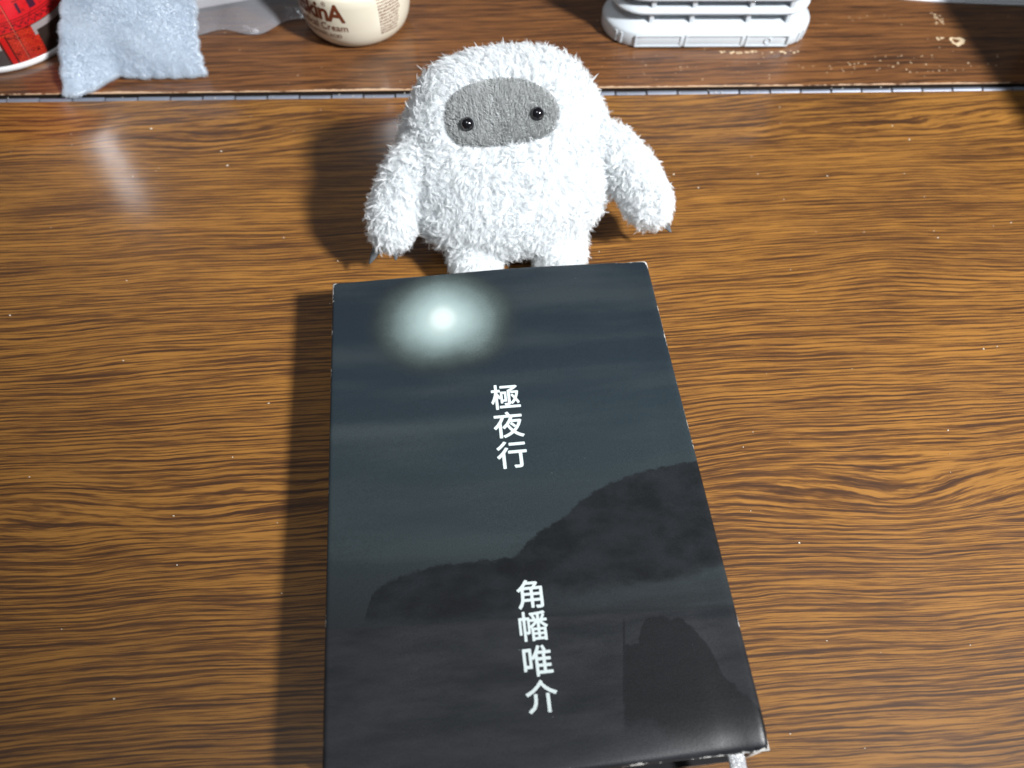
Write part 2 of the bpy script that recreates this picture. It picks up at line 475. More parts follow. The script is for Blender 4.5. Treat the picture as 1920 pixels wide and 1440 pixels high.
    rag3 = m.noise(m.vec(m.mul(x, 0.17), m.mul(y, 0.17), 71.0), 1.0, 3, 0.6)
    rd = m.add(m.sub(top, y), m.add(m.mul(m.sub(ragged, 0.5), 2.5), m.mul(m.sub(rag3, 0.5), 7.0)))
    bot = m.add(-87.0, m.mul(m.sub(rag2, 0.5), 14.0))
    bot = m.sub(bot, m.mul(m.ss(x, 26.0, 46.0), 7.0))
    rm = m.mul(m.ss(rd, -0.4, 0.7), m.ss(m.sub(y, bot), -3.0, 4.0))
    rm = m.mul(rm, m.ss(m.add(m.sub(x, xl), m.mul(m.sub(ragged, 0.5), 1.6)), -0.6, 0.7))
    mast = m.mul(m.mul(m.ss(m.math('ABSOLUTE', m.sub(x, xl)), 0.45, 0.2), m.ss(y, -82.0, -78.0)), m.ss(y, -53.0, -55.5))
    rm = m.math('MAXIMUM', rm, mast)
    c = m.mix(m.mul(rm, 0.80), c, (0.0125, 0.013, 0.0145))
    # print grain, dust specks, worn white edges
    gr = m.noise(p, 2.4, 2, 0.7)
    c = m.mix(m.sub(1.0, m.mul(lit, 0.75)), c, m.mix(1.0, c, m.ramp(gr, [(0.2, (0.50, 0.50, 0.50)), (0.8, (1.0, 1.0, 1.0))]), 'MULTIPLY'))
    sp = m.noise(p, 1.05, 1, 0.5)
    c = m.mix(m.mul(m.ss(sp, 0.835, 0.87), 0.5), c, (0.55, 0.58, 0.58))
    sx = m.noise(m.vec(m.mul(m.add(x, m.mul(y, 0.3)), 2.2), m.mul(y, 0.35), 4.0), 1.0, 2, 0.5)
    sa = m.noise(m.vec(m.mul(x, 0.04), m.mul(y, 0.04), 44.0), 1.0, 2, 0.5)
    c = m.mix(m.mul(m.ss(m.add(sx, m.mul(m.sub(sa, 0.5), 0.3)), 0.86, 0.90), 0.4), c, (0.5, 0.52, 0.52))
    ex = m.sub(67.5, m.math('ABSOLUTE', x)); ey = m.sub(97.0, m.math('ABSOLUTE', y))
    ed = m.math('MINIMUM', ex, ey)
    wn1 = m.noise(p, 0.10, 3, 0.6); wn2 = m.noise(p, 0.9, 3, 0.7)
    wwid = m.add(m.mul(m.sub(wn1, 0.545), 5.0), m.mul(m.sub(wn2, 0.5), 2.0))
    corner = m.ss(m.add(ex, ey), 7.0, 0.5)
    wear = m.ss(m.sub(m.add(wwid, m.mul(corner, 1.5)), ed), 0.0, 0.3)
    c = m.mix(m.mul(wear, 0.9), c, (0.66, 0.65, 0.62))
    bn = m.noise(p, 1.3, 4, 0.7)
    m.bump(m.add(bn, m.mul(m.noise(p, 0.03, 3), 4.0)), 0.10, 0.0004)
    return m.out(c, m.add(0.29, m.mul(bn, 0.16)), 0.40)
M['cover'] = cover_mat()

def mug_mat():
    """red print of a brick building on the can"""
    m = NT('printed_red_can'); p, x, y, z = m.objxyz()
    at = m.n('ShaderNodeMath', operation='ARCTAN2'); m.set(at.inputs[0], x); m.set(at.inputs[1], m.mul(y, -1.0))
    u = m.mul(at.outputs[0], 42.0)
    us = u
    br = m.n('ShaderNodeTexBrick'); br.inputs['Scale'].default_value = 1.0
    m.set(br.inputs['Vector'], m.vec(us, z, 0))
    br.inputs['Brick Width'].default_value = 2.3; br.inputs['Row Height'].default_value = 1.05
    br.inputs['Mortar Size'].default_value = 0.11; br.inputs['Mortar Smooth'].default_value = 0.1
    br.inputs['Color1'].default_value = (0.72, 0.045, 0.018, 1); br.inputs['Color2'].default_value = (0.50, 0.012, 0.012, 1)
    br.inputs['Mortar'].default_value = (0.045, 0.006, 0.006, 1); br.inputs['Bias'].default_value = -0.25
    pn = m.noise(m.vec(m.mul(us, 0.22), m.mul(z, 0.3), 0), 1.0, 3, 0.6)
    c = m.mix(m.ss(pn, 0.56, 0.66), br.outputs['Color'], (0.12, 0.006, 0.008))
    def band(v, a, b, s=0.15): return m.mul(m.ss(v, a - s, a + s), m.ss(v, b + s, b - s))
    def put(mask, col):
        nonlocal c
        c = m.mix(mask, c, col)
    put(m.mul(band(us, -60.0, 15.6), m.ss(z, 13.6, 13.3)), (0.075, 0.062, 0.062))
    put(m.mul(band(us, -60.0, 15.2), band(z, 13.2, 16.6)), (0.42, 0.40, 0.39))
    put(m.mul(band(us, 15.6, 16.7), m.ss(z, 21.0, 20.7)), (0.035, 0.012, 0.010))
    put(m.mul(band(us, 16.6, 19.4), m.ss(z, 20.2, 19.9)), (0.58, 0.010, 0.010))
    put(m.mul(band(us, 19.4, 20.2), m.ss(z, 20.4, 20.2)), (0.035, 0.006, 0.006))
    put(m.mul(m.ss(us, 36.0, 36.3), m.ss(z, 18.3, 18.0)), (0.036, 0.024, 0.020))
    put(m.mul(band(us, 34.6, 80.0), band(z, 17.6, 21.0)), (0.36, 0.31, 0.31))
    put(m.mul(band(us, 34.6, 36.4), band(z, 15.2, 18.5)), (0.36, 0.31, 0.31))
    # upper frieze with dark ornament
    put(m.ss(z, 21.6, 21.8), (0.60, 0.014, 0.018))
    rnz = m.noise(m.vec(m.mul(us, 0.5), m.mul(z, 0.6), 3.0), 1.0, 3, 0.6)
    put(m.mul(m.ss(rnz, 0.55, 0.62), m.ss(z, 21.8, 22.0)), (0.30, 0.010, 0.012))
    wv = m.math('SINE', m.mul(us, 1.45)); wv2 = m.math('SINE', m.mul(us, 4.6))
    orn = m.math('ABSOLUTE', m.sub(m.sub(z, 23.7), m.add(m.mul(wv, 1.0), m.mul(wv2, 0.5))))
    put(m.mul(m.ss(orn, 0.55, 0.25), band(z, 21.9, 25.6)), (0.05, 0.010, 0.014))
    for a in (21.1, 25.7, 27.0, 35.5): put(band(z, a, a + 0.35), (0.05, 0.006, 0.008))
    put(m.mul(band(us, 26.2, 31.5), m.ss(z, 27.2, 27.5)), (0.66, 0.010, 0.022))
    wx = m.math('FRACT', m.mul(us, 1 / 9.0))
    put(m.mul(m.mul(band(wx, 0.30, 0.75, 0.02), band(z, 29.0, 34.5)), m.ss(us, 32.0, 32.2)), (0.06, 0.012, 0.03))
    put(band(us, 25.75, 26.1, 0.08), (0.03, 0.004, 0.005))
    put(band(us, 25.45, 25.7, 0.08), (0.75, 0.16, 0.10))
    return m.out(c, 0.3, 0.5)
M['mug'] = mug_mat()
M['mug_white'] = simple('white_can_rim', (0.80, 0.80, 0.80), 0.35, 0.5, 0.02)

def film_mat():
    m = NT('clear_film'); p, x, y, z = m.objxyz()
    m.bump(m.noise(p, 0.12, 4, 0.6), 0.5, 0.002)
    gl = m.n('ShaderNodeBsdfGlossy'); gl.inputs['Roughness'].default_value = 0.18; gl.inputs['Color'].default_value = (0.8, 0.82, 0.85, 1)
    nb = m.bsdf.inputs['Normal'].links[0].from_socket
    m.set(gl.inputs['Normal'], nb)
    tr = m.n('ShaderNodeBsdfTransparent'); tr.inputs['Color'].default_value = (0.80, 0.80, 0.82, 1)
    df = m.n('ShaderNodeBsdfDiffuse'); df.inputs['Color'].default_value = (0.55, 0.56, 0.60, 1)
    m1 = m.n('ShaderNodeMixShader'); m1.inputs[0].default_value = 0.26
    m.t.links.new(tr.outputs[0], m1.inputs[1]); m.t.links.new(df.outputs[0], m1.inputs[2])
    m2 = m.n('ShaderNodeMixShader'); m2.inputs[0].default_value = 0.14
    m.t.links.new(m1.outputs[0], m2.inputs[1]); m.t.links.new(gl.outputs[0], m2.inputs[2])
    m.t.links.new(m2.outputs[0], m.t.nodes['Material Output'].inputs['Surface'])
    return m.mat
M['film'] = film_mat()

def leaflet_mat():
    m = NT('printed_leaflet'); p, x, y, z = m.objxyz()
    def band(v, a, b, s=0.06): return m.mul(m.ss(v, a - s, a + s), m.ss(v, b + s, b - s))
    c = (0.80, 0.82, 0.86)
    inner = m.mul(band(x, 6, 62), band(y, 3.0, 60)); inn2 = m.mul(band(x, 6.5, 61.5), band(y, 3.5, 59.5))
    c = m.mix(m.sub(inner, inn2), c, (0.25, 0.28, 0.33))
    c = m.mix(m.mul(band(x, -40, -18), m.ss(y, 6, 7)), c, (0.35, 0.42, 0.30))
    return m.out(c, 0.35, 0.5)
M['leaflet'] = leaflet_mat()

# ------------------------------------------------------------------ table (setting)
table = empty('table')
tag(table, 'brown wood grain table top in two leaves joined by a metal hinge', 'table', 'structure')
fb = box('front_board', -700, 700, -420, 245.6, -22, 0, M['wood_front'], table, 0.5)
bb = box('back_board', -700, 700, 252.0, 620, -22, 0, M['wood_back'], table, 0.35)
hinge = box('hinge', -700, 700, 245.7, 251.9, -9, -3.4, M['dark'], table)
tag(hinge, 'long grey metal piano hinge in the joint')
kn = 12; prof = []
me_k = None
for i in range(-18, 21):
    cx = 6.0 + i * 17.6
    if me_k is None:
        v = []
        for s, rr in ((-8.35, 1.3), (-8.2, 1.75), (8.2, 1.75), (8.35, 1.3)):
            for k in range(kn):
                a = 2 * math.pi * k / kn
                v.append((s, rr * math.cos(a), rr * math.sin(a)))
        f = grid_faces(kn, 4, 0, True) + [tuple(range(kn)), tuple(36 + k for k in range(kn))]
        o = mesh_obj('knuckle', v, f, M['steel'], hinge); me_k = sharp(o, 50).data
    else:
        o = bpy.data.objects.new('knuckle', me_k); COL.objects.link(o); o.parent = hinge
    o.location = (cx * MM, (247.6 + (0.12 if i % 2 else -0.08)) * MM, (-1.75 + (0.05 if i % 2 else -0.12)) * MM)

# chipped flecks of the back board, drawn as thin irregular flakes
def flake(verts, faces, cx, cy, r, z0, h, stretch=1.0):
    n = random.randint(5, 7); b = len(verts)
    a0 = random.random() * 6.28
    for zz, sc in ((z0, 1.0), (z0 + h, 0.8)):
        for k in range(n):
            a = a0 + 2 * math.pi * k / n; q = r * sc * (0.6 + 0.7 * ((k * 37 + int(cx * 10)) % 10) / 10)
            verts.append((cx + q * stretch * math.cos(a), cy + q * math.sin(a), zz))
    faces.append(tuple(b + n + k for k in range(n)))
    for k in range(n): faces.append((b + k, b + (k + 1) % n, b + n + (k + 1) % n, b + n + k))
V, Fc = [], []
def fleck_zone(n, x0, x1, y0, y1, r0, r1, st=1.6):
    for _ in range(n):
        flake(V, Fc, random.uniform(x0, x1), random.uniform(y0, y1), random.uniform(r0, r1), 0.01, 0.12, random.uniform(1, st))
fleck_zone(50, 185, 300, 262, 278, 0.12, 0.42, 2.5)
fleck_zone(35, 60, 180, 258, 281, 0.12, 0.35)
fleck_zone(26, 130, 180, 281.5, 283.5, 0.3, 0.8, 2.2)
fleck_zone(30, 195, 330, 258, 320, 0.12, 0.42)
fleck_zone(30, -280, 190, 256, 320, 0.10, 0.28)
fleck_zone(22, 272, 278, 308, 320, 0.2, 0.55, 2)
fleck_zone(7, 268, 272.5, 293, 295, 0.3, 0.7, 2)
fl = mesh_obj('chipped_flecks', V, Fc, M['fleck'], bb, smooth=False); tag(fl, kind='stuff')
# ring shaped scar in the veneer
V, Fc = [], []
n = 22
for k in range(n):
    a = 2 * math.pi * k / n
    wob = 1 + 0.18 * math.sin(3 * a + 1) + 0.08 * math.sin(7 * a)
    ri, ro = 1.7 * wob, 2.6 * wob + (1.6 if -1.2 < math.sin(a - 0.3) < 1.2 and math.cos(a + 0.5) > 0.2 else 0.3)
    for r_ in (ri, ro): V.append((278.6 + 1.25 * r_ * math.cos(a), 291.5 + 1.15 * r_ * math.sin(a), 0.09))
for k in range(n):
    j = (k + 1) % n; Fc.append((2 * k, 2 * k + 1, 2 * j + 1, 2 * j))
mesh_obj('veneer_scar', V, Fc, M['fleck'], bb, smooth=False)

# loose crumbs and dust on the front board
V, Fc = [], []
for _ in range(150):
    x = random.uniform(-280, 300); y = random.uniform(-95, 243)
    if random.random() < 0.35 and x < 60: continue
    flake(V, Fc, x, y, random.choice((0.12, 0.16, 0.2, 0.3)) * random.uniform(0.7, 1.3), 0.005, random.uniform(0.1, 0.3), random.uniform(1, 2))
for _ in range(22):
    flake(V, Fc, random.uniform(-270, 250), random.uniform(246, 249), random.uniform(0.2, 0.45), 0.1, 0.3)
tag(mesh_obj('crumbs', V, Fc, M['crumb'], smooth=False), 'tiny pale crumbs and dust scattered over the wood grain table', 'crumbs', 'stuff')

# ------------------------------------------------------------------ book
BT = 26.0
book = empty('book', (0, 0, 0), math.radians(3.598))
tag(book, 'hardcover book with dark night landscape jacket and white vertical lettering', 'book')
def dense(h, inner):
    e = [0, 0.12, 0.35, 0.7, 1.2, 1.9]
    return sorted(set([-h + t for t in e] + [h - t for t in e] + list(np.linspace(-h + 3, h - 3, inner))))
us, vs = dense(67.5, 34), dense(97.0, 46)
def top_z(u, v):
    d1, d2, d3 = 67.5 - abs(u), 97 - v, 97 + v
    z = BT
    for d, R_ in ((d1, 1.3 if u < 0 else 1.9), (d2, 1.1), (d3, 1.6)):
        if d < R_: z -= (R_ - math.sqrt(max(0, R_ * R_ - (R_ - d) ** 2))) * (0.95 if d is not d1 or u < 0 else 0.9)
    z -= 0.35 * math.exp(-((u - 57.5) / 2.6) ** 2)                       # hinge groove beside the spine
    z -= (0.7 * max(0, (-v - 78) / 19) ** 2 + 1.8 * max(0, (-v - 89) / 8) ** 2) * max(0, min(1, (u + 5) / 60))       # near corner curling down
    z += math.cos(math.pi * (u - 12) / 160) ** 2 * (0.3 + 1.6 * max(0, (v + 10) / 107) ** 2)   # bowed board
    z += 0.18 * math.sin(u * 0.05 + 1) * math.sin(v * 0.035) + 0.10 * math.sin(u * 0.11 + v * 0.07)
    return z
def slab(name, topf, zb, us, vs, mat):
    nu, nv = len(us), len(vs)
    V = [(u, v, topf(u, v)) for v in vs for u in us] + [(u, v, zb) for v in vs for u in us]
    F = grid_faces(nu, nv) + [tuple(reversed(f)) for f in grid_faces(nu, nv, nu * nv)]
    per = [i for i in range(nu)] + [j * nu + nu - 1 for j in range(1, nv)] + [(nv - 1) * nu + i for i in range(nu - 2, -1, -1)] + [j * nu for j in range(nv - 2, 0, -1)]
    for a, b in zip(per, per[1:] + per[:1]): F.append((a, a + nu * nv, b + nu * nv, b))
    return mesh_obj(name, V, F, mat, book)
slab('front_cover', top_z, BT - 2.7, us, vs, M['cover'])
slab('back_cover', lambda u, v: 2.6, 0.02, [-67.5, 0, 65.5], [-97, 0, 97], M['black'])
sp_r = []
for v in np.linspace(-96.6, 96.6, 24):
    ring = []
    for k in range(13):
        a = -math.pi / 2 + math.pi * k / 12
        ring.append((64.6 + 2.6 * max(0.0, math.cos(a)) ** 0.6, v, 12.1 + 11.9 * math.sin(a)))
    ring += [(63.0, v, 24.0), (63.0, v, 0.2)]
    sp_r.append(ring)
loft('spine', sp_r, M['cover'], book)
# page block with a slightly ridged lower end
V = []; F = []
npg = 90
for v in (-93.5, 93.5):
    for k in range(npg + 1):
        zz = 2.65 + (BT - 2.75 - 2.65) * k / npg
        V += [(-63.5, v + (0.22 if k % 2 else 0) * (1 if v < 0 else -1), zz), (62.5, v + (0.22 if k % 2 else 0) * (1 if v < 0 else -1), zz)]
m_ = 2 * (npg + 1)
for k in range(npg):
    a = 2 * k
    F += [(a, a + 1, a + 3, a + 2), (m_ + a + 1, m_ + a, m_ + a + 2, m_ + a + 3), (a, a + 2, m_ + a + 2, m_ + a), (a + 1, m_ + a + 1, m_ + a + 3, a + 3)]
F += [(0, m_, m_ + 1, 1), (m_ - 2, m_ - 1, 2 * m_ - 1, 2 * m_ - 2)]
mesh_obj('page_block', V, F, M['pages'], book, smooth=False)
# ribbon bookmark hanging out of the lower end near the spine
V = []; prof = [(-88, 20.8), (-94, 21.6), (-98.5, 21.8), (-102, 21.0), (-106, 18.8), (-112, 13.5), (-119, 7), (-126, 2.4), (-133, 0.6), (-146, 0.4)]
for k, (v, z) in enumerate(prof):
    off = 57.0 + 0.06 * k
    for t in np.linspace(-1, 1, 5): V.append((off + 2.5 * t, v, z + 0.45 * (1 - t * t)))
F = grid_faces(5, len(prof))
rb = mesh_obj('ribbon_bookmark', V, F, M['ribbon'], book)
sol = rb.modifiers.new('thick', 'SOLIDIFY'); sol.thickness = 0.5 * MM; sol.offset = 0
tag(rb, 'pale grey woven ribbon')
# lettering
def embolden(V, F, w):
    """thicken flat lettering with slightly shifted layers"""
    VV, FF = [], []
    for k in range(9):
        dx, dy = (0, 0) if k == 8 else (w * math.cos(k * math.pi / 4), w * math.sin(k * math.pi / 4))
        b = len(VV)
        VV += [(q[0] + dx, q[1] + dy, 0.004 * k) for q in V]
        FF += [tuple(b + i for i in f) for f in F]
    return np.array(VV), FF
def letters(name, chars, cx, centers, size, off):
    VV, FF = [], []
    for ch, cy in zip(chars, centers):
        V, F = text_mesh(ch, size)
        mn, mx = V.min(0), V.max(0)
        c = np.array([(mn[0] + mx[0]) / 2, (mn[1] + mx[1]) / 2])
        V, F = embolden(V, F, off)
        b = len(VV)
        for q in V:
            uu, vv = q[0] - c[0] + cx, q[1] - c[1] + cy
            VV.append((uu, vv, top_z(uu, vv) + 0.09 + q[2]))
        FF += [tuple(b + i for i in f) for f in F]
    return mesh_obj(name, VV, FF, M['letter'], book, smooth=False)
letters('title_lettering', '極夜行', -0.6, (33.9, 21.7, 9.2), 11.6, 0.19)
letters('author_lettering', '角幡唯介', -0.1, (-42.8, -53.3, -64.3, -75.0), 10.2, 0.15)

# ------------------------------------------------------------------ plush toy
TOY = (4.5, 120.0, 0.0)
YAW = math.radians(5.0)
toy = empty('plush_toy', TOY, YAW)
tag(toy, 'fluffy white plush yeti with grey face and black bead eyes', 'plush toy')
NB = 40
def section(z, hw, hd, xc, yc, ex=2.25, tilt=0.0):
    ring = []
    for k in range(NB):
        a = 2 * math.pi * k / NB
        c, s = math.cos(a), math.sin(a)
        x = hw * math.copysign(abs(c) ** (2 / ex), c); y = hd * math.copysign(abs(s) ** (2 / ex), s)
        ring.append((xc + x, yc + y, z + tilt * y + 0.04 * x))
    return ring
BODY = [  # z, half width, half depth, x centre, y centre
    (10.0, 13, 9, 0.5, 17), (10.8, 25, 16, 0.3, 17.5), (13.5, 34, 22, 0, 18.5), (18.5, 40.5, 26.5, -0.3, 20), (26, 44.6, 29.5, -0.8, 22), (35, 46.6, 30.5, -1.2, 25),
    (44, 46.8, 30, -1.2, 28), (52, 45.2, 28.5, -1.0, 31), (59.5, 42.4, 26.2, -0.9, 34), (67, 38, 23, -0.9, 37), (73, 33.2, 19, -1, 39.7), (77.4, 27.8, 14.3, -1, 41.4), (79.9, 20, 8.6, -1, 42.5), (80.8, 9, 3.5, -1, 43)]
body = loft('body', [section(*b) for b in BODY], M['skin'], toy)
subsurf(body, 1)

def limb(name, path, parent):
    """tapered limb along a path of (centre, radius_a, radius_b)"""
    rings = []
    pts = [Vector(p[0]) for p in path]
    for i, (c, ra, rb_) in enumerate(path):
        d = (pts[min(i + 1, len(pts) - 1)] - pts[max(i - 1, 0)]).normalized()
        s = d.cross(Vector((0, 1, 0)))
        s = s.normalized() if s.length > 1e-3 else Vector((1, 0, 0))
        t = s.cross(d).normalized()
        rings.append([tuple(pts[i] + s * (ra * math.cos(2 * math.pi * k / 20)) + t * (rb_ * math.sin(2 * math.pi * k / 20))) for k in range(20)])
    o = loft(name, rings, M['skin'], parent)
    subsurf(o, 1)
    return o
def toyloc(x, y, z):
    v = Matrix.Rotation(-YAW, 3, 'Z') @ (Vector((x, y, z)) - Vector(TOY))
    return v
def limb_w(name, pts, parent):
    return limb(name, [(toyloc(*p), a, b) for p, a, b in pts], parent)
armL = limb_w('arm', [((-30, 143, 55), 5, 5), ((-34, 141, 53.5), 7.6, 8), ((-39, 138, 49), 8.8, 9), ((-44, 132.5, 42), 9.4, 9.6), ((-47.5, 126.5, 34.5), 9.9, 9.6), ((-49.6, 121, 27), 9.4, 9), ((-50.4, 117.8, 22.5), 6.5, 6.5), ((-50.6, 116.2, 20.5), 3, 3)], toy)
armR = limb_w('arm', [((38, 150, 55), 5, 5), ((42.5, 148, 53.5), 7.6, 8), ((49, 145, 48.5), 9.2, 9.4), ((57, 140.5, 40.5), 10.0, 10), ((63, 135.5, 33), 10.4, 10), ((66.8, 131.5, 27), 9.8, 9.4), ((68.8, 128.8, 22.5), 6.8, 6.8), ((69.6, 127.6, 20.5), 3, 3)], toy)
legL = limb_w('leg', [((-12, 142, 15), 9, 8), ((-12.5, 132, 13), 12, 10.5), ((-13, 123, 12), 13.4, 10.8), ((-13.2, 114, 11.4), 12.8, 10.6), ((-13.2, 108, 10.8), 9.5, 8.2), ((-13.2, 105.5, 10.2), 4, 4)], toy)
legR = limb_w('leg', [((25, 145, 15), 9, 8), ((25, 135, 13), 12, 10.5), ((25.2, 126, 12), 13.2, 10.8), ((25.4, 117, 11.4), 12.8, 10.6), ((25.5, 111, 10.8), 9.5, 8.2), ((25.5, 108.5, 10.2), 4, 4)], toy)

# grey face patch laid on the body
dg = bpy.context.evaluated_depsgraph_get(); dg.update()
bvh = BVHTree.FromObject(body, dg)
fcen = np.array((-3.14, 23.31, 69.47))                     # middle of the face, toy coordinates
fn = np.array((-0.0428, -0.54, 0.8406)); ax_ = np.array((0.9946, -0.1037, 0.0034)); ay_ = np.cross(fn, ax_)
poly = np.array([(-23.09, -1.31), (-22.6, 3.73), (-19.6, 7.7), (-13.3, 11.1), (-6.6, 13.0), (1.25, 13.9), (8.92, 13.1), (15.7, 10.9), (20.7, 7.5), (23.4, 3.2), (23.5, -1.31),
                 (21.6, -6.2), (16.9, -9.3), (9.69, -10.9), (1.99, -12.0), (-5.69, -13.0), (-12.5, -12.7), (-18.6, -11.7), (-22.2, -7.6)])
def on_body(a, b, lift=0.0):
    """point of the body surface under face coordinates a, b"""
    o = Vector((fcen + ax_ * a + ay_ * b + fn * 30.0) * MM)
    hit, nn, i, dist = bvh.ray_cast(o, Vector(-fn))
    return hit / MM + nn * lift, nn
def face_pt(rad, k, lift):
    return on_body(poly[k, 0] * rad, poly[k, 1] * rad, lift)[0]
cu_, cv_ = 0.15, -0.38
nfc = len(poly)
V = [tuple(on_body(cu_, cv_, 1.3)[0])]; radii = [0.2, 0.4, 0.6, 0.78, 0.9, 0.97, 1.0]
for r_ in radii:
    lf = 1.3 if r_ < 0.95 else (1.0 if r_ < 0.99 else -0.6)
    V += [tuple(face_pt(r_, k, lf)) for k in range(nfc)]
F = [(0, 1 + k, 1 + (k + 1) % nfc) for k in range(nfc)] + [tuple(f) for f in grid_faces(nfc, len(radii), 1, True)]
face = mesh_obj('face_patch', V, F, M['face'], toy)
subsurf(face, 1)
tag(face, 'short grey velour face')

for (u, v) in ((-13.65, -4.59), (14.17, -0.57)):
    p, nn = on_body(u, v, 2.3)
    rings = []
    for j in range(1, 12):
        t = math.pi * j / 12
        rings.append([(p.x + 2.75 * math.sin(t) * math.cos(2 * math.pi * k / 24), p.y + 2.75 * math.sin(t) * math.sin(2 * math.pi * k / 24), p.z + 2.75 * math.cos(t)) for k in range(24)])
    loft('eye', rings, M['eye'], toy)

def claw(base, tip, r, par):
    d = (Vector(tip) - Vector(base)); L = d.length; d.normalize()
    s = d.cross(Vector((0, 0, 1))).normalized(); t = s.cross(d)
    rings = []
    for j, (f_, rr) in enumerate(((0, 1), (0.4, 0.92), (0.75, 0.6), (0.95, 0.28), (1.0, 0.1))):
        c = Vector(base) + d * (L * f_) + Vector((0, 0, -1)) * (1.2 * f_ * f_)
        rings.append([tuple(c + s * (r * rr * math.cos(6.2832 * k / 10)) + t * (0.7 * r * rr * math.sin(6.2832 * k / 10))) for k in range(10)])
    return loft('claw', rings, M['claw'], par)
claw(toyloc(-54, 118.5, 23), toyloc(-60.6, 112.2, 16), 2.4, toy)
claw(toyloc(-48, 117, 22), toyloc(-48.5, 111.8, 18.5), 2.0, toy)
claw(toyloc(71.5, 130.5, 23), toyloc(77.0, 125.0, 19.0), 2.3, toy)

# fur
def in_poly(q, grow=1.0):
    pl = poly * grow; inside = np.zeros(len(q), bool); j = len(pl) - 1
    for i in range(len(pl)):
        c = ((pl[i, 1] > q[:, 1]) != (pl[j, 1] > q[:, 1])) & (q[:, 0] < (pl[j, 0] - pl[i, 0]) * (q[:, 1] - pl[i, 1]) / (pl[j, 1] - pl[i, 1] + 1e-9) + pl[i, 0])
        inside ^= c; j = i
    return inside
def keep_body(P):
    d = P - fcen
    return ~(in_poly(np.stack([d @ ax_, d @ ay_], 1), 0.995) & ((d @ fn) > -14))
def flow_body(P, N):
    w = np.array([0, 0, -1.0])[None].repeat(len(P), 0)
    topw = np.clip((P[:, 2] - 55) / 25, 0, 1)[:, None]
    rad = P - np.array([0, 28, 45]); rad = nrm(rad)
    sw = np.stack([np.sin(P[:, 2] * 0.16 + P[:, 1] * 0.1), np.zeros(len(P)), np.cos(P[:, 0] * 0.17)], 1) * 0.75
    fl = 0.55 * w * (1 - topw) + rad * topw * 0.2 + np.array([0, 0.2, 0.45]) * topw + sw
    # away from the face patch edge
    d = P - fcen; dd = np.linalg.norm(d, axis=1)[:, None]
    fl = fl + nrm(d) * np.clip(1.6 - dd / 24, 0, 1) * 0.9
    return fl
def flow_down(P, N):
    sw = np.stack([np.sin(P[:, 2] * 0.3), np.zeros(len(P)), np.cos(P[:, 0] * 0.3)], 1) * 0.5
    return np.array([0, -0.1, -0.8])[None] + sw
FURR = 0.058
tufted_fur(body, body, M['fur'], 10500, 15, 4.3, 0.5, FURR, flow_body, keep_body, 1.25, 0.62)
tufted_fur(body, body, M['fur'], 90000, 1, 3.2, 0.1, FURR, flow_body, keep_body, 0.6, 0.6, 'under_fur', 0.8)
for a in (armL, armR):
    tufted_fur(a, a, M['fur'], 2100, 15, 4.2, 0.5, FURR, flow_down, None, 1.25, 0.62)
    tufted_fur(a, a, M['fur'], 18000, 1, 3.0, 0.1, FURR, flow_down, None, 0.6, 0.6, 'under_fur', 0.8)
for a in (legL, legR):
    tufted_fur(a, a, M['fur'], 1500, 15, 4.1, 0.5, FURR, flow_down, None, 1.25, 0.55)
    tufted_fur(a, a, M['fur'], 12000, 1, 3.0, 0.1, FURR, flow_down, None, 0.6, 0.6, 'under_fur', 0.8)
tufted_fur(face, face, M['face_fur'], 9000, 4, 1.5, 0.13, 0.055, lambda P, N: np.stack([np.sin(P[:, 0] * 0.22 + 1) * 0.3 + (P[:, 0] - fcen[0]) * 0.02, np.zeros(len(P)), 0.7 + 0.4 * np.sin(P[:, 0] * 0.3)], 1), lambda P: P[:, 2] > 0, 0.35, 0.55, 'pile', 0.14)

# ------------------------------------------------------------------ cream jar
jar = empty('cream_jar', (-80.0, 315.5, 0), math.radians(0))
tag(jar, 'round cream coloured skin cream jar with brown lettering', 'jar')
JP = [(20, 0.05), (23.5, 0.4), (26.6, 1.8), (29.2, 4.6), (30.9, 8.5), (32.0, 14), (32.5, 21), (32.6, 28), (32.3, 31.6), (31.4, 33.0), (29.4, 33.6), (28.0, 34.0)]
lathe('jar_body', JP, M['jar'], jar)
lathe('lid', [(29.2, 34.1), (31.2, 34.4), (32.0, 35.6), (32.2, 38), (32.0, 49), (31.0, 51), (28, 52)], M['lid'], jar)
def jr(z):
    zs = [p[1] for p in JP]; rs = [p[0] for p in JP]
    return float(np.interp(z, zs, rs))
def wrap_text(name, body_, size, u0, z0, off=0.0, squash=1.0, align_right=None, sp=1.0):
    V, F = text_mesh(body_, size, 0.0, sp)
    bm = bmesh.new()                                                       # split the letter faces so they follow the curve
    vv = [bm.verts.new(q) for q in V]
    for f in F:
        try: bm.faces.new([vv[i] for i in f])
        except ValueError: pass
    for _ in range(4):
        bmesh.ops.triangulate(bm, faces=bm.faces)
        long = [e for e in bm.edges if e.calc_length() > 1.6]
        if not long: break
        bmesh.ops.subdivide_edges(bm, edges=long, cuts=1)
    bm.verts.index_update()
    V = np.array([v.co[:] for v in bm.verts]); F = [tuple(v.index for v in f.verts) for f in bm.faces]
    bm.free()
    if off: V, F = embolden(V, F, off)
    if align_right is not None: V[:, 0] += align_right - V[:, 0].max()
    else: V[:, 0] += u0
    out = []
    for q in V:
        z = z0 + q[1] * squash; r_ = jr(z) + 0.06 + q[2]; a = q[0] / 32.5
        out.append((r_ * math.sin(a), -r_ * math.cos(a), z))
    return mesh_obj(name, out, F, M['ink'], jar, smooth=False)
wrap_text('brand_lettering', 'YuskinA', 14.0, 0, 20.6, 0.45, 1.0, align_right=-2.0, sp=0.92)
wrap_text('registered_mark', '®', 3.6, 0, 28.6, 0.0, 1.0, align_right=-12.2)
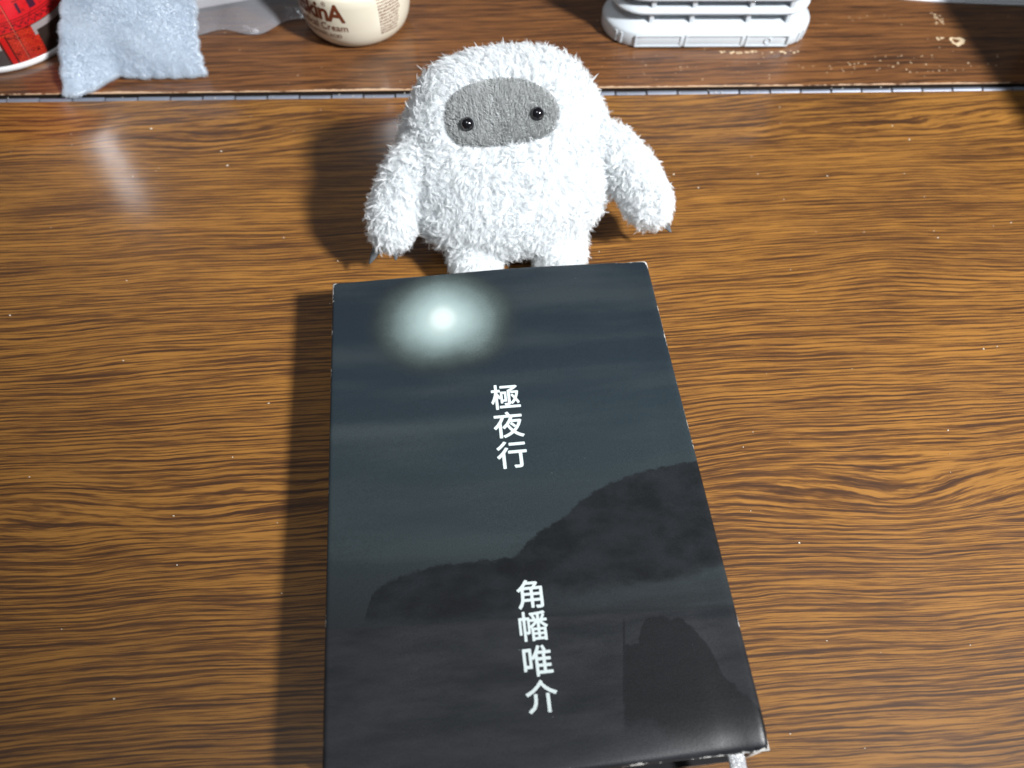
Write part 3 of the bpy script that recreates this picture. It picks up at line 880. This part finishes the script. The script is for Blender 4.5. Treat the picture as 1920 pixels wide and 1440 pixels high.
wrap_text('caption_lettering', 'Medical Cream', 6.0, 0, 14.6, 0.08, 1.0, align_right=-1.5)
wrap_text('ingredient_lettering', 'GLYCYRRHETINIC ACID', 3.3, 0, 9.9, 0.02, 1.0, align_right=-6)
V, F = [], []
for row in range(13):                                                     # illegible fine print as tiny ink dashes
    z = 32.5 - row * 1.9; u = 16.5 + 0.1 * row
    while u < 33 - 0.3 * row:
        w = random.uniform(0.5, 1.2); h = random.uniform(0.7, 1.25)
        b = len(V)
        for uu, zz in ((u, z), (u + w, z), (u + w, z + h), (u, z + h)):
            a = uu / 32.5; r_ = jr(zz) + 0.06; V.append((r_ * math.sin(a), -r_ * math.cos(a), zz))
        F.append((b, b + 1, b + 2, b + 3)); u += w + random.uniform(0.25, 0.6)
fp = mesh_obj('fine_print', V, F, M['ink'], jar, smooth=False); tag(fp, kind='stuff')

# ------------------------------------------------------------------ white louvred plastic device
dev = empty('louvred_holder', (128.0, 309.0, 0), math.radians(-0.6))
tag(dev, 'white plastic louvred holder with rounded ends standing on the rear table leaf', 'plastic holder')
def stadium(hl, r, z, n=14):
    ring = []
    for k in range(n + 1):
        a = -math.pi / 2 + math.pi * k / n; ring.append((hl + r * math.cos(a), r * math.sin(a), z))
    for k in range(n + 1):
        a = math.pi / 2 + math.pi * k / n; ring.append((-hl + r * math.cos(a), r * math.sin(a), z))
    return ring
HL = 40.0
def stack(name, prof, mat, par=dev):
    o = loft(name, [stadium(HL, r, z) for r, z in prof], mat, par)
    return sharp(o, 50)
stack('base', [(20.2, 0.05), (21.6, 0.5), (22.2, 1.6), (22.2, 8.2), (21.6, 9.4), (20.4, 10.2), (16.5, 12.4), (13.4, 13.4), (13.0, 13.9)], M['plastic'])
stack('filter_core', [(9.0, 13.8), (9.0, 65)], M['plastic_in'])
for k in range(6):
    z = 17.2 + k * 8.2
    stack('louvre', [(11.2, z), (15.8, z + 0.2), (18.0, z + 1.1), (18.8, z + 2.5), (18.2, z + 3.8), (16.0, z + 4.6), (11.2, z + 4.8)], M['plastic'])
stack('top_cap', [(13, 65.2), (18, 65.6), (19.5, 67), (19.5, 72), (18, 74), (12, 75)], M['plastic'])
for x in (-36, -12.5, 20.5, 44):
    for s in (-1,):
        box('rib', x - 1.3, x + 1.3, -16.6, -10.5, 12.2, 66, M['plastic'], dev, 0.3)
# raised frames round the three shallow panels on the base front
def frame(x0, x1, z0, z1, y, t=1.1):
    out = [(x0, z0), (x1, z0), (x1, z1), (x0, z1)]; inn = [(x0 + t, z0 + t), (x1 - t, z0 + t), (x1 - t, z1 - t), (x0 + t, z1 - t)]
    V = []
    for yy in (y, y - 0.55):
        V += [(a, yy, b) for a, b in out] + [(a, yy, b) for a, b in inn]
    F = []
    for k in range(4):
        j = (k + 1) % 4
        F += [(8 + k, 8 + j, 12 + j, 12 + k), (k, j, 8 + j, 8 + k), (4 + k, 12 + k, 12 + j, 4 + j)]
    return bevel(mesh_obj('panel_frame', V, F, M['plastic'], dev, smooth=False), 0.15)
for x0, x1 in ((-45, -17.5), (-15.5, 18.5), (20.5, 46)):
    frame(x0, x1, 1.2, 8.4, -22.15, 0.9)
def ring_mark():
    V = []; n = 20
    for r_ in (1.5, 2.2):
        for yy in (-22.15, -22.6):
            V += [(33.5 + r_ * math.cos(6.2832 * k / n), yy, 4.8 + r_ * math.sin(6.2832 * k / n)) for k in range(n)]
    F = []
    for k in range(n):
        j = (k + 1) % n
        F += [(n + k, n + j, 3 * n + j, 3 * n + k), (k, n + k, n + j, j), (2 * n + k, 2 * n + j, 3 * n + j, 3 * n + k)]
    mesh_obj('moulded_ring', V, F, M['plastic'], dev)
ring_mark()
for s, x in ((-1, -55), (1, 55)):
    a = math.radians(235 if s < 0 else 305)
    for da in (0, 0.16):
        aa = a + da * s
        cx, cy = s * HL + 22.2 * math.cos(aa), 22.2 * math.sin(aa)
        o = box('grip_rib', -0.7, 0.7, -0.5, 0.5, 1.5, 8.0, M['plastic'], dev, 0.2)
        o.location = (cx * MM, cy * MM, 0); o.rotation_euler = (0, 0, aa + math.pi / 2)

# ------------------------------------------------------------------ red printed can
can = empty('red_can', (-284.0, 311.0, 0))
tag(can, 'red can printed with a brick building, white bottom rim', 'can')
lathe('bottom_rim', [(38.5, 0.05), (41.6, 0.3), (42.4, 1.2), (42.5, 3.4), (42.0, 3.9)], M['mug_white'], can, 96)
lathe('can_wall', [(42.0, 3.95), (42.1, 4.1), (42.1, 50), (41.5, 51)], M['mug'], can, 96)
lathe('can_lid', [(41.6, 51.05), (42.6, 51.2), (42.6, 56), (41, 57)], M['mug_white'], can, 96)

# ------------------------------------------------------------------ grey plush cloth
towel = empty('cloth', (-200.5, 262, 0))
tag(towel, 'fluffy pale blue grey cleaning cloth hanging with its hem on the table', 'cloth')
def towel_pt(s, t):
    """s across 0..1, t up 0..1 ; local mm"""
    xl = -35 + 73 * s
    z = 88 * t
    x = xl + 9.0 * t * (1 - s) + 3.0 * t * s + 1.2 * math.sin(7 * t + 2)
    hem = -14 * math.exp(-((s - 0.06) / 0.22) ** 2) * (1 - t) ** 2 + 2.2 * math.exp(-((s - 0.36) / 0.08) ** 2) * (1 - t) ** 3 + 6 * s * (1 - t)
    y = -2 + hem + 26 * t ** 1.15
    y += 3.6 * math.sin(5.2 * s + 3.5 * t + 0.5) * (0.30 + 0.70 * t) + 1.8 * math.sin(12 * s - 7 * t) * (0.25 + t * 0.6)
    zz = 1.6 + z * 0.54 + 1.3 * math.exp(-((s - 0.36) / 0.12) ** 2) * (1 - t) ** 6 * 1.6
    x += 0.7 * math.sin(44 * t) * s ** 8 - 0.6 * math.sin(38 * t + 1) * (1 - s) ** 8
    y += 0.7 * math.sin(55 * s) * (1 - t) ** 10
    if t > 0.86:
        q = (t - 0.86) / 0.14; y += 26 * q ** 1.4; zz -= 7 * q * q
    return (x, y, zz)
nu, nv = 48, 40
V = [towel_pt(i / (nu - 1), j / (nv - 1)) for j in range(nv) for i in range(nu)]
tw = mesh_obj('cloth_sheet', V, grid_faces(nu, nv), M['towel'], towel)
so = tw.modifiers.new('thick', 'SOLIDIFY'); so.thickness = 1.6 * MM; so.offset = 0
subsurf(tw, 1)
tufted_fur(tw, tw, M['towel_fur'], 150000, 1, 1.7, 0.02, 0.05, lambda P, N: np.stack([0.9 * np.sin(P[:, 2] * 0.21 + P[:, 0] * 0.07) + 0.4, np.zeros(len(P)), -0.5 + 0.9 * np.sin(P[:, 0] * 0.17 + P[:, 2] * 0.09)], 1), None, 0.6, 0.6, 'pile', 0.28)

# ------------------------------------------------------------------ packet in a clear plastic bag
pk = empty('packet', (-150, 340.5, 0), math.radians(17))
tag(pk, 'white paper packet in crumpled clear plastic film behind the cloth', 'packet')
box('paper_packet', -44, 44, -13, 45, 6, 12, M['paper'], pk, 1.0)
nu, nv = 46, 26
V = []
rs = np.random.default_rng(3)
cr = [(rs.uniform(-1, 1, 2), rs.uniform(0, 6.28), rs.uniform(0.10, 0.32)) for _ in range(9)]
for j in range(nv):
    for i in range(nu):
        s, t = i / (nu - 1), j / (nv - 1)
        x = -56 + 118 * s
        y = -34 + 88 * t + (5 * math.sin(8 * s + 0.6) + 2.5 * math.sin(21 * s + 1)) * (1 - t) ** 2
        z = 0.8 + 12.5 * min(1, t / 0.25) ** 0.8
        for dv, ph, fr in cr:                                              # sharp crumple creases
            q = (x * dv[0] + y * dv[1]) * fr + ph
            z += 0.55 * abs(((q / 3.14159) % 2) - 1) * (1.0 if t < 0.45 else 0.35)
        V.append((x, y, max(0.3, z - 0.9)))
mesh_obj('plastic_film', V, grid_faces(nu, nv), M['film'], pk, smooth=False)

# ------------------------------------------------------------------ leaflet at the rear
lf = empty('leaflet', (292.0, 327.2, 0), math.radians(-2.0))
tag(lf, 'white printed leaflet lying beyond the chipped rear table leaf', 'leaflet')
nu, nv = 28, 10
V = []
for j in range(nv):
    for i in range(nu):
        x = -62 + 150 * i / (nu - 1); y = 90 * j / (nv - 1) + 0.00085 * (x - 55) ** 2
        V.append((x, y, 0.9 + 0.35 * math.sin(x * 0.05)))
sh = mesh_obj('sheet', V, grid_faces(nu, nv), M['leaflet'], lf)
so = sh.modifiers.new('thick', 'SOLIDIFY'); so.thickness = 0.9 * MM; so.offset = -1

# ------------------------------------------------------------------ unseen stand-in box outside the frame, added to shade the table corner
bc = empty('shadow_caster', (362, 200, 0), math.radians(4))
tag(bc, 'unseen black box added to shade the far right corner of the table', 'shadow caster')
box('shadow_caster_body', -28, 34, -44, 100, 0.05, 70, M['black'], bc, 4.0)
box('shadow_caster_top', -26, 32, -42, 98, 70.05, 76, M['black'], bc, 2.0)
